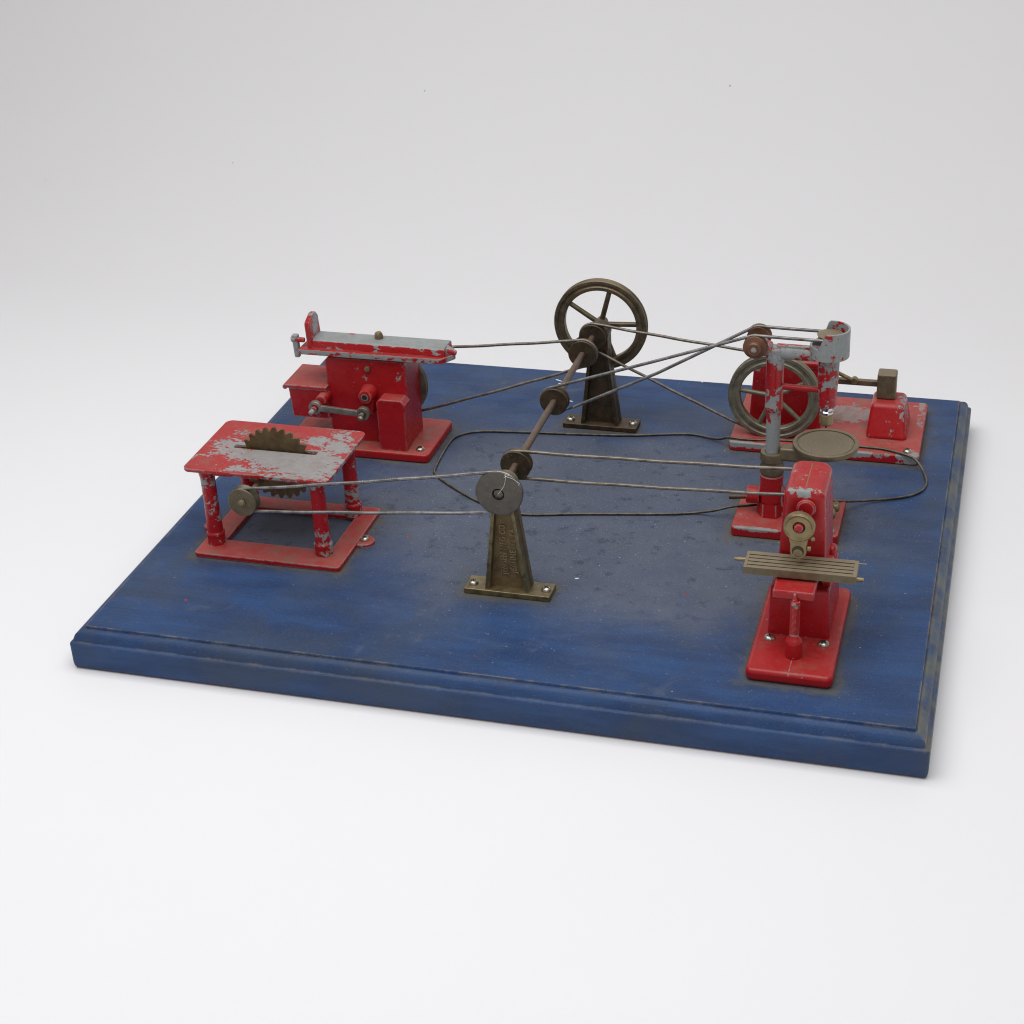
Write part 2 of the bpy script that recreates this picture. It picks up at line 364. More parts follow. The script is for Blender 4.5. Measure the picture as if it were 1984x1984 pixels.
SCREWS = {}
def screw(parent, x, y, z, r=0.24, ang=0.6):
    b = B(); lathe(b, [(r, -0.12), (r, 0.03), (r*0.93, 0.09), (r*0.72, 0.145), (r*0.4, 0.175), (0, 0.185)], (x, y, z), 'Z', 24)
    s = obj('screw', b, 'screw', parent)
    b = B()
    for a in (ang, ang+PI/2):
        m = Matrix.Translation((x, y, z)) @ Matrix.Rotation(a, 4, 'Z')
        box(b, -r*0.52, r*0.52, -r*0.12, r*0.12, 0.10, 0.187, 0, 1, M4=m)
    obj('cross_slot_shade', b, 'black', s, wn=False)  # black cross lying on the head, paints the shade of a slot
    return s

# ================================================================== SETTING
def backdrop():
    b = B(); prof = []
    prof.append((-400, 0)); prof += [(y, 0) for y in (-200, -50, 0, 35, 45)]
    R = 46.0; cy = 46.0
    for i in range(0, 25): a = PI/2*i/24; prof.append((cy+R*math.sin(a), R-R*math.cos(a)))
    prof.append((cy+R+1, 320))
    xs = [-400, -150, 0, 40, 150, 400]
    rows = [[b.verts.new((x, y, z)) for x in xs] for y, z in prof]
    for i in range(len(rows)-1):
        for j in range(len(xs)-1): b.faces.new((rows[i][j], rows[i][j+1], rows[i+1][j+1], rows[i+1][j]))
    k = NT('white_paper'); v = k.coord()
    col = k.mix(k.ramp(k.noise(v, 0.12, 4), 0.4, 0.7), (0.835, 0.83, 0.84), (0.84, 0.835, 0.845))
    spec = k.ramp(k.noise(v, 1.7, 1, 0.4), 0.835, 0.84)
    col = k.mix(spec, col, (0.25, 0.24, 0.23))
    k.bump(k.noise(v, 6, 4), 0.06, 0.02)
    o = obj('backdrop', b, k.out(col, 0.75, 0, 0.2), org=(0, 0, 0), wn=False, kind='structure')
backdrop()

# ================================================================== BOARD
BW, BD = 40.0, 33.76; TOP = 2.10
def board():
    M['board'] = board_mat()
    prof = [(0.20, 0.0), (0.11, 0.035), (0.045, 0.13), (0.01, 0.28), (0, 0.42), (0, 1.36), (0.03, 1.43), (0.10, 1.46), (0.17, 1.47), (0.175, 1.50), (0.20, 1.64),
            (0.27, 1.80), (0.38, 1.92), (0.52, 1.985), (0.60, 2.0), (0.61, 1.94), (0.67, 1.94), (0.67, 2.085), (0.685, 2.10)]
    b = B(); rows = []
    NX, NY = 24, 20
    def loop(ins, z, rr):
        x0, x1, y0, y1 = ins, BW-ins, ins, BD-ins; r = max(0.02, rr-ins)
        pts = []
        for cx, cy, a0, ax, n in ((x1-r, y0+r, -PI/2, 1, NY), (x1-r, y1-r, 0, 0, NX), (x0+r, y1-r, PI/2, 1, NY), (x0+r, y0+r, PI, 0, NX)):
            for i in range(5): a = a0+PI/2*i/4; pts.append((cx+r*math.cos(a), cy+r*math.sin(a), z))
        return pts
    for ins, z in prof: rows.append([b.verts.new(p) for p in loop(ins, z, 0.17)])
    for i in range(len(rows)-1):
        A, Bq = rows[i], rows[i+1]; n = len(A)
        for k in range(n): b.faces.new((A[k], A[(k+1) % n], Bq[(k+1) % n], Bq[k]))
    b.faces.new(rows[-1]); b.faces.new(rows[0][::-1])
    t = thing('wooden_board', 'blue painted rectangular wooden board with moulded edge carrying all the toy machines', 'board', (0, 0, 0))
    obj('panel', b, 'board', t, sharp=32)
    # scattered chips of white paint lying near the back edge belong to the board
    M['scuff'] = NT('white_scuff').out((0.75, 0.76, 0.78), 0.6)
    for px, py, L, a in ((15.9, 31.7, 0.55, -0.5), (16.05, 31.3, 0.2, 0.2), (16.35, 30.1, 0.3, -0.1), (16.9, 29.6, 0.14, 0.1), (17.3, 29.0, 0.42, -0.45), (24.4, 33.0, 0.12, 0), (22.55, 9.55, 0.22, 0.2)):
        b = B(); m = Matrix.Translation((px, py, TOP+0.004)) @ Matrix.Rotation(a, 4, 'Z')
        prism(b, [(-L/2, -0.03), (-L*0.1, -0.06), (L/2, -0.01), (L*0.2, 0.06), (-L*0.4, 0.04)], 0, 0.012, 'Z', bev=0, M4=m)
        obj('paint_scuff', b, 'scuff', t, wn=False)
board()

def debris():
    rnd = random.Random(3)
    def inside(x, y):
        return any(x0-0.05 < x < x1+0.05 and y0-0.05 < y < y1+0.05 for x0, x1, y0, y1 in FEET)
    for nm, lab, n, col, sz in (('dust_specks', 'fine pale dust specks scattered over the blue board', 2600, (0.52, 0.53, 0.54), 0.013),
                               ('paint_flakes', 'tiny flakes of red paint scattered over the blue board', 46, (0.42, 0.03, 0.03), 0.04)):
        b = B(); c = 0
        while c < n:
            if rnd.random() < 0.75: x, y = rnd.gauss(23, 8), rnd.gauss(14, 7)
            else: x, y = rnd.uniform(1, 39), rnd.uniform(1, 32.7)
            if not (0.9 < x < 39.1 and 0.9 < y < 32.8) or inside(x, y): continue
            c += 1; s = sz*rnd.uniform(0.5, 1.5)*(1.9 if rnd.random() < 0.05 else 1); a = rnd.uniform(0, 6.3); z = TOP+0.003
            k = rnd.randint(3, 5); e = rnd.uniform(0.5, 1.0)
            vs = [b.verts.new((x+s*math.cos(a+2*PI*i/k), y+e*s*math.sin(a+2*PI*i/k), z)) for i in range(k)]
            ap = b.verts.new((x, y, z+s*0.45))
            for i in range(k): b.faces.new((vs[i], vs[(i+1) % k], ap))
        obj(nm, b, NT(nm).out(col, 0.8), org=(0, 0, TOP), wn=False, label=lab, cat='debris', kind='stuff')
debris()

# ================================================================== LINE SHAFT
SX, SZ = 19.66, 7.9
def pulley_prof(R, h, g=0.13):
    """grooved pulley, total thickness 2h"""
    return [(0, -h), (R-0.03, -h), (R, -h+0.03), (R, -h+0.07), (R-g, -0.03), (R-g, 0.03), (R, h-0.07), (R, h-0.03), (R-0.03, h), (0, h)]
def flywheel(parent, cx, cy, cz, R, Ri, hw, mat, a0, spoke_r, hub_r, hub_l, name='flywheel'):
    b = B()
    prof = [(R-0.04, -hw), (R, -hw+0.05), (R, -0.10), (R-0.09, -0.03), (R-0.09, 0.03), (R, 0.10), (R, hw-0.05), (R-0.04, hw),
            (Ri+0.05, hw), (Ri, hw-0.05), (Ri, -hw+0.05), (Ri+0.05, -hw), (Ri+0.20, -hw), (Ri+0.26, -hw+0.05), (R-0.26, -hw+0.05), (R-0.20, -hw)]
    lathe(b, prof, (cx, cy, cz), 'Y', 96, closed=True)
    rim = obj(name, b, mat, parent)
    b = B(); cyl(b, (cx, cy-hub_l, cz), (cx, cy+hub_l, cz), hub_r, seg=32); obj('hub', b, mat, rim)
    for i in range(5):
        a = a0+2*PI*i/5; b = B()
        cyl(b, (cx+(hub_r-0.1)*math.cos(a), cy, cz+(hub_r-0.1)*math.sin(a)), (cx+(Ri+0.06)*math.cos(a), cy, cz+(Ri+0.06)*math.sin(a)), spoke_r*1.1, spoke_r, 14, 0.01)
        obj('spoke', b, mat, rim)
def line_shaft():
    t = thing('line_shaft', 'long brown drive shaft with five pulleys and spoked flywheel lying across the two bronze towers', 'drive shaft', (SX, 7, SZ))
    b = B(); cyl(b, (SX, 6.86, SZ), (SX, 27.75, SZ), 0.175, seg=24); obj('shaft_rod', b, 'shaft', t)
    # front pulley: dished disc with a ring cut round the shaft end
    b = B(); lathe(b, [(0.29, -0.20), (0.5, -0.185), (1.06, -0.19), (1.11, -0.16), (1.11, -0.12), (0.99, -0.03), (0.99, 0.03), (1.11, 0.12), (1.11, 0.18), (1.07, 0.2), (0, 0.2), (0, -0.08), (0.24, -0.08), (0.255, -0.19)], (SX, 7.02, SZ), 'Y', 72)
    p = obj('front_pulley', b, M['disc'], t)
    b = B(); lathe(b, [(0, 6.845), (0.05, 6.845), (0.06, 6.83), (0.17, 6.83), (0.215, 6.85), (0.215, 7.1), (0, 7.1)], (SX, 0, SZ), 'Y', 32); obj('shaft_end', b, M['disc'], p)
    for nm, y, r in (('pulley', 9.95, 0.75), ('pulley', 17.1, 0.74), ('pulley', 23.15, 0.78), ('pulley', 25.45, 0.76)):
        b = B(); lathe(b, pulley_prof(r, 0.24, 0.12), (SX, y, SZ), 'Y', 56); obj(nm, b, 'bronze_dark' if y > 8 else 'bronze', t)
    flywheel(t, SX, 27.30, SZ-0.03, 2.66, 2.06, 0.24, 'bronze_rim', math.radians(3), 0.14, 0.34, 0.42)
M['disc'] = old_metal('turned_grey_disc', (0.080, 0.071, 0.060), (0.125, 0.112, 0.096), 0.4, 0.38, 0.1, 14.0)
M['bronze_rim'] = old_metal('bronze_rim', (0.085, 0.072, 0.045), (0.18, 0.145, 0.09), 0.7, 0.4, 0.2, 15.0, 0.25)
line_shaft()

# ================================================================== TOWERS
def tower(name, label, yc, text, mat, dx=0.0):
    t = thing(name, label, 'tower', (SX+dx, yc, TOP), 'bronze bearing towers of the line shaft')
    X = SX+dx
    b = B(); box(b, X-2.12, X+2.15, yc-0.63, yc+0.63, TOP+0.005, TOP+0.30, 0.05, 3); obj('base_plate', b, mat, t)
    zb, zt = TOP+0.29, 7.2
    def hw(z): return 1.10+(0.50-1.10)*(z-zb)/(zt-zb)
    # back web
    b = B(); prism(b, [(X-hw(zb), zb), (X+hw(zb), zb), (X+hw(zt), zt), (X-hw(zt), zt)], yc-0.12, yc+0.12, 'Y', bev=0)
    web = obj('web', b, M['tower_web'] if text else mat, t)
    b = B()
    for s in (-1, 1):
        o = [(X+s*hw(zb), zb), (X+s*hw(zt), zt), (X+s*(hw(zt)-0.17), zt), (X+s*(hw(zb)-0.25), zb)]
        prism(b, o if s < 0 else o[::-1], yc-0.48, yc+0.48, 'Y', bev=0.045)
    # bearing head
    n = 28; pts = [(X+0.60*math.cos(2*PI*i/n), SZ+0.56*math.sin(2*PI*i/n)) for i in range(n)]
    prism(b, pts, yc-0.50, yc+0.50, 'Y', bev=0.05)
    prism(b, [(X-0.58, 7.0), (X+0.58, 7.0), (X+0.56, SZ), (X-0.56, SZ)], yc-0.46, yc+0.46, 'Y', bev=0.03)
    obj('frame', b, mat, t)
    screw(t, X-1.76, yc-0.12, TOP+0.30, ang=0.5); screw(t, X+1.84, yc-0.02, TOP+0.30, ang=1.1)
    if text:
        for s_, x, z0, size, L in (('JENSEN MFG CO', X-0.02, 3.12, 0.44, 2.75), ('JEANNETTE PA', X+0.45, 3.25, 0.42, 2.45)):
            cu = bpy.data.curves.new('lettering', 'FONT'); cu.body = s_; cu.size = size; cu.extrude = 0.035; cu.bevel_depth = 0.01; cu.space_character = 1.18
            tmp = bpy.data.objects.new('tmp', cu); C.objects.link(tmp); bpy.context.view_layer.update()
            me = bpy.data.meshes.new_from_object(tmp.evaluated_get(bpy.context.evaluated_depsgraph_get()))
            bpy.data.objects.remove(tmp); bb = B(); bb.from_mesh(me); bpy.data.meshes.remove(me)
            xs = [v.co.x for v in bb.verts]; sxk = L/(max(xs)-min(xs)); bb.transform(Matrix.Diagonal((sxk, 1, 1, 1)))
            bb.transform(Matrix(((0, -1, 0, x), (0, 0, -1, yc-0.13), (1, 0, 0, z0), (0, 0, 0, 1))))
            obj('lettering', bb, M['letter'], web, wn=False)
M['tower_web'] = old_metal('brown_bronze_web', (0.14, 0.10, 0.046), (0.25, 0.175, 0.08), 0.45, 0.42, 0.1, 16.0, 0.3)
M['letter'] = old_metal('pale_lettering', (0.22, 0.16, 0.085), (0.36, 0.27, 0.15), 0.6, 0.3, 0.1, 17.0)  # letters toned lighter than the web behind them
tower('bearing_tower', 'bronze tapered tower with cast lettering under the grey front disc', 7.78, True, 'bronze')
tower('bearing_tower', 'dark blackened tapered tower at the back, beneath the spoked flywheel', 26.15, False, 'bronze_dark', 0.18)

# ================================================================== BELTS
BR = 0.082
def belt_path(c1, r1, c2, r2, y, n=26, sag=0.05):
    """closed open-belt path round two circles in the plane y (x,z centres)"""
    (x1, z1), (x2, z2) = c1, c2; L = math.hypot(x2-x1, z2-z1); th = math.atan2(z2-z1, x2-x1); be = math.acos((r1-r2)/L)
    pts = []
    a0, a1 = th+be, th+2*PI-be            # big arc on circle 1 (away from 2)
    for i in range(n+1): a = a0+(a1-a0)*i/n; pts.append((x1+r1*math.cos(a), y, z1+r1*math.sin(a)))
    e = Vector((x2+r2*math.cos(th-be), y, z2+r2*math.sin(th-be))); s = Vector(pts[-1])
    for i in range(1, 24): pts.append(tuple(s.lerp(e, i/24)+Vector((0, 0, 0.012*math.sin(i*0.9)-sag*4*(i/24)*(1-i/24)))))
    a0, a1 = th-be, th+be
    for i in range(n+1): a = a0+(a1-a0)*i/n; pts.append((x2+r2*math.cos(a), y, z2+r2*math.sin(a)))
    s = Vector(pts[-1]); e = Vector(pts[0])
    for i in range(1, 24): pts.append(tuple(s.lerp(e, i/24)+Vector((0, 0, 0.012*math.sin(i*0.9)-sag*4*(i/24)*(1-i/24)))))
    return pts
G = 'spring drive belts'
def belt(pts, label, mat, closed=True, r=None):
    b = B(); tube(b, pts, r or BR, closed, 10)
    obj('drive_belt', b, mat, org=tuple(Vector(pts[0])), sharp=60, wn=False, label=label, cat='belt', group=G)
SAW_AX = (6.62, 6.12)
SHP = (8.45, 5.22, 2.05); HAM = (29.70, 25.55, 5.08, 2.47)
belt(belt_path((SX, SZ), 1.06, SAW_AX, 0.60, 7.02), 'spring belt from the grey front disc to the small pulley of the table saw', 'belt')
belt(belt_path((SX, SZ-0.05), 0.72, (33.7, 8.27), 0.66, 9.95), 'spring belt running from the shaft to the red milling machine at the right front', 'belt_brown')
belt(belt_path((SX, SZ+0.0), 0.75, (SHP[0], SHP[1]), SHP[2], 23.15), 'spring belt running left from the shaft to behind the red shaper', 'belt_brown')
belt(belt_path((SX, SZ-0.0), 0.73, (HAM[0], HAM[2]), HAM[3]-0.03, 25.5), 'spring belt from the shaft down around the spoked wheel of the trip hammer', 'belt_brown')
# twisted belt to the drill: off the shaft pulley, over two rollers, round the horizontal disc
def arc(cx, cz, r, a0, a1, y, n): return [Vector((cx+r*math.cos(a0+(a1-a0)*i/n), y, cz+r*math.sin(a0+(a1-a0)*i/n))) for i in range(n+1)]
ROL = (29.95, 11.98, 0.50); DSC = (33.43, 16.9, 12.50, 0.58)
pts = []
pts += arc(SX, SZ, 0.72, math.radians(290), math.radians(112), 17.1, 22)          # from the bottom, round the left, to the top
pts.append(Vector((SX, 17.1, SZ)).lerp(Vector((ROL[0], 16.32, ROL[1])), 0.5)+Vector((-0.12, 0, 0.62)))
pts += arc(ROL[0], ROL[1], ROL[2]+0.07, math.radians(112), math.radians(88), 16.32, 4)
dz = DSC[2]
pts.append(Vector((31.5, 16.32, dz+0.02)))
pts += [Vector((DSC[0]+DSC[3]*math.cos(a), 16.9+DSC[3]*math.sin(a), dz)) for a in [math.radians(-90+180*i/12) for i in range(13)]]
pts.append(Vector((31.5, 17.48, dz+0.02)))
pts += arc(ROL[0], ROL[1], ROL[2]+0.07, math.radians(88), math.radians(116), 17.48, 4)
pts.append(Vector((SX, 17.1, SZ)).lerp(Vector((ROL[0], 17.48, ROL[1])), 0.5)+Vector((0.16, 0, -0.18)))
def densify(P_, step=0.8):
    o = []
    for i in range(len(P_)):
        a, c = P_[i], P_[(i+1) % len(P_)]; n = max(1, int((c-a).length/step))
        for j in range(n): o.append(a.lerp(c, j/n))
    return o
belt(densify(pts), 'twisted spring belt climbing from the shaft to the top of the drill press', 'belt')
# loose belt lying on the board
loop = [(27.4, 24.75, 2.74), (26.6, 25.3, 2.30), (24.9, 25.85, 2.18), (22.0, 25.15, 2.18), (20.0, 24.85, 2.18), (17.9, 24.60, 2.18), (14.4, 24.23, 2.18), (12.95, 23.9, 2.18),
        (12.15, 23.2, 2.18), (11.95, 22.1, 2.18), (12.10, 19.4, 2.18), (12.39, 18.5, 2.18), (13.58, 17.4, 2.18), (15.32, 16.15, 2.18), (16.8, 15.4, 2.18), (18.37, 15.11, 2.18),
        (21.31, 15.75, 2.18), (25.35, 16.54, 2.18), (26.92, 16.95, 2.2), (27.9, 16.9, 2.45), (28.75, 17.05, 2.68), (29.7, 17.4, 2.72), (31.3, 17.95, 2.72), (33.9, 18.6, 2.70),
        (35.4, 19.75, 2.3), (37.05, 20.64, 2.18), (37.93, 21.4, 2.18), (38.2, 22.4, 2.18), (38.02, 23.4, 2.25), (37.55, 24.1, 2.6), (37.0, 24.35, 2.76), (35.9, 24.85, 2.74), (34.8, 24.98, 2.72), (32.5, 25.05, 2.72), (30.1, 24.95, 2.72), (28.5, 24.68, 2.74)]
belt(catmull(loop, True, 6), 'loose blackened spring loop lying slack on the blue board around the centre', 'belt_dark', r=0.07)

# yarn caught on the front disc
def yarn():
    b = B()
    a = [(19.72, 6.62, 8.02), (19.85, 6.70, 8.20), (20.0, 6.72, 8.45), (20.08, 6.72, 8.78), (20.10, 6.78, 8.98)]
    tube(b, catmull(a, False, 5), 0.009, False, 5)
    a = [(20.0, 6.75, 8.86), (20.12, 6.74, 8.92), (20.25, 6.78, 9.0), (20.12, 6.8, 9.03), (20.05, 6.76, 8.93), (20.22, 6.74, 8.88), (20.45, 6.76, 8.8), (20.62, 6.78, 8.65), (20.72, 6.78, 8.6), (20.66, 6.76, 8.5)]
    tube(b, catmull(a, False, 5), 0.009, False, 5)
    obj('yarn_thread', b, 'thread', org=(20.1, 6.75, 8.9), wn=False, label='wisp of pale thread caught on the rim of the grey front disc', cat='thread')
yarn()

# ================================================================== TABLE SAW
def table_saw():
    t = thing('table_saw', 'red toy table saw with bronze toothed blade through a heavily chipped table on four legs', 'table saw', (6.9, 10.9, TOP))
    z0 = TOP+0.005
    b = B()
    outer = rrect(3.05, 10.9, 7.72, 14.0, 0.25)
    inner = rrect(4.15, 9.85, 9.3, 12.9, 0.08, 3)
    prism(b, outer, z0, TOP+0.27, 'Z', holes=[inner], bev=0.05)
    base = obj('base_frame', b, 'red_dusty', t)
    for x, y, s in ((11.15, 10.75, 1), (2.75, 10.75, -1)):
        b = B(); lathe(b, [(0, z0), (0.50, z0), (0.50, TOP+0.16), (0.46, TOP+0.2), (0, TOP+0.2)], (x, y, 0), 'Z', 28)
        box(b, min(x, x-s*0.4), max(x, x-s*0.4), y-0.55, y+0.55, z0+0.001, TOP+0.185, 0.03)
        obj('mounting_lug', b, 'red_dusty', base)
        screw(t, x, y, TOP+0.22, 0.23)
    for x, y in ((3.78, 8.95), (9.66, 8.95), (9.66, 13.15), (3.85, 13.15)):
        b = B()
        lathe(b, [(0, TOP+0.25), (0.46, TOP+0.25), (0.45, 2.42), (0.445, 2.88), (0.47, 2.92), (0.475, 2.98), (0.44, 3.04), (0.40, 3.08), (0.365, 4.8), (0.37, 6.1), (0.44, 6.5), (0.46, 6.62), (0, 6.62)], (x, y, 0), 'Z', 28)
        obj('leg', b, 'red_saw_leg', t)
    b = B()
    prism(b, rrect(2.72, 10.5, 8.35, 14.0, 0.38, 7), 6.62, 6.80, 'Z', holes=[rrect(4.35, 8.85, 11.02, 11.38, 0.1, 3)], bev=0.035)
    obj('table_top', b, 'red_saw_top', t)
    b = B(); box(b, 4.2, 5.2, 8.7, 13.4, 6.35, 6.615, 0.04); obj('rib', b, 'red', t)
    b = B(); box(b, 8.2, 9.2, 8.7, 13.4, 6.35, 6.615, 0.04); obj('rib', b, 'red', t)
    # blade
    cx, cz = SAW_AX; n = 26; pts = []
    for i in range(n):
        a = -2*PI*i/n
        for f, r in ((0.0, 1.80), (0.42, 2.02), (0.66, 2.02), (0.86, 1.80)):
            q = a-2*PI/n*f; pts.append((cx+r*math.cos(q), cz-0.08+r*math.sin(q)))
    b = B(); prism(b, pts, 11.14, 11.26, 'Y', bev=0)
    bl = obj('saw_blade', b, 'saw', t, sharp=25)
    b = B(); cyl(b, (cx, 6.60, cz), (cx, 12.3, cz), 0.15, seg=20); obj('arbor', b, 'brass', bl)
    for s, (xa, xb) in enumerate(((4.2, 9.2),)):
        b = B(); box(b, 5.25, 8.15, 9.6, 9.95, 5.85, 6.60, 0.04); obj('arbor_bracket', b, 'red', t)
        b = B(); box(b, 5.25, 8.15, 12.0, 12.3, 5.85, 6.60, 0.04); obj('arbor_bracket', b, 'red', t)
    b = B(); lathe(b, pulley_prof(0.74, 0.27, 0.14), (cx, 7.02, cz), 'Y', 48); p = obj('pulley', b, 'brass_p', t)
    b = B(); cyl(b, (cx, 6.66, cz), (cx, 6.8, cz), 0.19, seg=24); obj('arbor_end', b, 'brass', p)
M['saw'] = old_metal('brown_blade', (0.10, 0.07, 0.035), (0.17, 0.125, 0.065), 0.55, 0.42, 0.1, 18.0)
M['brass_p'] = old_metal('olive_brass', (0.10, 0.082, 0.052), (0.165, 0.135, 0.088), 0.65, 0.42, 0.2, 19.0)
table_saw()

# ================================================================== SHAPER
def shaper():
    t = thing('shaper', 'red toy metal shaper with long grey chipped ram on top, at the left back', 'shaper', (7.2, 22, TOP))
    b = B(); prism(b, rrect(2.95, 11.55, 19.72, 24.35, 0.3), TOP+0.005, TOP+0.52, 'Z', bev=0.13, seg=4); obj('base', b, 'red_dusty', t)
    b = B(); prism(b, [(5.55, 2.6), (10.22, 2.6), (10.22, 7.35), (10.0, 7.62), (5.75, 7.62), (5.52, 7.4)], 20.85, 23.0, 'Y', bev=0.07, seg=3)
    obj('column', b, 'red', t)
    b = B(); prism(b, [(8.68, 2.6), (10.28, 2.6), (10.34, 5.42), (10.12, 5.68), (8.9, 5.68), (8.68, 5.5)], 19.98, 20.9, 'Y', bev=0.06, seg=3)
    obj('rib_block', b, 'red', t)
    # box at the left with projecting lip
    b = B(); box(b, 3.42, 5.6, 20.55, 22.9, 3.95, 5.92, 0.05, 2, top=(3.3, 5.6, 20.5, 23.0))
    box(b, 3.05, 5.62, 20.42, 23.3, 5.72, 5.93, 0.05)
    lathe(b, [(0, 0), (0.14, 0), (0.14, 2.8), (0, 2.8)], (3.13, 20.45, 5.77), 'Y', 14)
    obj('side_box', b, 'red_dusty', t)
    # bosses
    b = B(); cyl(b, (8.02, 20.9, 5.70), (8.02, 20.05, 5.70), 0.50, 0.40, 28, 0.1)
    prism(b, [(7.62, 5.7), (8.42, 5.7), (8.32, 4.6), (8.05, 4.35), (7.78, 4.6)], 20.3, 20.9, 'Y', bev=0.1, seg=3)
    boss = obj('crank_boss', b, 'red_ram2', t)
    b = B(); lathe(b, [(0.21, 20.10), (0.21, 20.02), (0.15, 20.02), (0.15, 20.12)], (8.02, 0, 5.70), 'Y', 24); obj('bushing', b, 'steel', boss)
    b = B(); lathe(b, [(0, 20.04), (0.155, 20.04)], (8.02, 0, 5.70), 'Y', 24); obj('bore_shade', b, 'black', boss, wn=False)  # flat black disc painted as the shade inside the hole
    b = B(); cyl(b, (5.42, 20.95, 5.30), (5.42, 19.95, 5.30), 0.34, 0.32, 24, 0.08); cyl(b, (5.2, 20.8, 4.5), (5.2, 19.95, 4.45), 0.13, 0.12, 16); obj('lower_boss', b, 'red_dusty', t)
    # connecting bar
    b = B()
    lathe(b, [(0.20, 19.62), (0.36, 19.62), (0.38, 19.66), (0.38, 19.88), (0.36, 19.9), (0.20, 19.9)], (5.18, 0, 5.02), 'Y', 28, closed=True)
    lathe(b, [(0.20, 19.62), (0.36, 19.62), (0.38, 19.66), (0.38, 19.88), (0.36, 19.9), (0.20, 19.9)], (7.98, 0, 4.88), 'Y', 28, closed=True)
    prism(b, [(5.50, 4.80), (7.66, 4.68), (7.66, 5.02), (5.50, 5.16)], 19.66, 19.86, 'Y', bev=0.04)
    bar = obj('connecting_bar', b, 'steel', t)
    b = B(); cyl(b, (5.18, 20.3, 5.02), (5.16, 19.45, 4.98), 0.19, 0.17, 20); obj('pivot_pin', b, 'red_ram2', bar)
    b = B(); cyl(b, (5.12, 19.5, 4.92), (5.02, 19.25, 4.82), 0.15, 0.14, 18); obj('pivot_nut', b, 'zinc', bar)
    b = B(); cyl(b, (7.98, 20.5, 4.88), (7.94, 19.42, 4.84), 0.17, 0.15, 20); cyl(b, (7.94, 19.5, 4.72), (7.90, 19.36, 4.66), 0.17, 0.15, 18); obj('crank_pin', b, 'wheel', bar)
    b = B(); cyl(b, (8.03, 20.95, 7.08), (8.03, 20.72, 7.08), 0.17, 0.16, 20); obj('rivet', b, 'brass', t)
    # ram
    b = B()
    prism(b, [(4.10, 20.62), (12.25, 20.62), (12.45, 20.75), (12.95, 21.5), (12.55, 22.45), (12.3, 22.55), (4.15, 22.55)], 7.74, 8.06, 'Z', bev=0.05)
    slide = obj('slide_plate', b, 'slide', t); b = B()
    prism(b, [(20.9, 8.03), (22.35, 8.03), (22.32, 8.45), (22.15, 8.55), (21.15, 8.55), (20.97, 8.45)], 4.6, 12.5, 'X', bev=0.05)
    cyl(b, (12.3, 21.55, 8.2), (13.0, 21.5, 8.12), 0.38, 0.14, 20, 0.04)
    ram = obj('ram', b, 'ram', t)
    b = B()
    m = Matrix.Translation((4.72, 21.5, 8.4)) @ Matrix.Rotation(math.radians(-3), 4, 'Y')
    prism(b, [(-0.62, -0.35), (0.78, -0.35), (0.72, 1.1), (0.5, 1.38), (0.2, 1.42), (-0.55, 1.12), (-0.6, 0.95)], -0.16, 0.16, 'X', bev=0.06, seg=3, M4=m)
    obj('tool_post', b, 'post', t)
    b = B(); cyl(b, (4.35, 21.1, 8.42), (3.8, 21.1, 8.42), 0.14, 0.14, 16); obj('feed_shaft', b, 'red_ram2', ram)
    b = B(); box(b, 3.68, 3.98, 21.0, 21.3, 7.35, 8.7, 0.08, 3, top=(3.62, 3.98, 20.98, 21.32)); cyl(b, (3.85, 21.15, 8.45), (3.55, 21.1, 8.40), 0.2, 0.17, 18, 0.08); obj('feed_handle', b, 'zinc', ram)
    b = B(); lathe(b, [(0, 8.5), (0.25, 8.5), (0.25, 8.72), (0.24, 8.8), (0.15, 8.92), (0, 8.96)], (8.5, 21.75, 0), 'Z', 6); obj('ram_bolt', b, 'brass', ram, sharp=30)
    screw(t, 10.92, 20.35, TOP+0.52, 0.25, 1.0)
    # driven wheel at the back
    b = B(); lathe(b, [(0, -0.16)]+[(SHP[2]-0.02, -0.16), (SHP[2]+0.08, -0.12), (SHP[2]-0.02, -0.02), (SHP[2]-0.02, 0.02), (SHP[2]+0.08, 0.12), (SHP[2], 0.16), (0, 0.16)], (SHP[0], 23.2, SHP[1]), 'Y', 72)
    w_ = obj('driven_wheel', b, 'wheel', t)
    b = B(); cyl(b, (SHP[0], 22.9, SHP[1]), (SHP[0], 23.6, SHP[1]), 0.25, seg=20); obj('hub', b, 'wheel', w_)
M['slide'] = red_paint('chipped_slide', 0.80, 0.9, 0.1, 71.0, -0.22, (0.5, 1, 1))
M['post'] = red_paint('chipped_post', 0.50, 0.9, 0.0, 72.0, 0, (1, 1, 1), blobs=[((-2.2, -0.3, 7.3), (0.6, 0.9, 1.0), 0.12)])
M['ram'] = red_paint('red_enamel_ram_chipped', 0.42, 1.0, 0.0, 2.0, 0.15, (0.6, 1, 1), scale=1.2, blobs=[((1.3, -0.75, 6.5), (7.5, 0.75, 0.24), 0.10)])
M['red_ram2'] = red_paint('red_enamel_worn', 0.25, 0.9, 0.2, 31.0)
shaper()

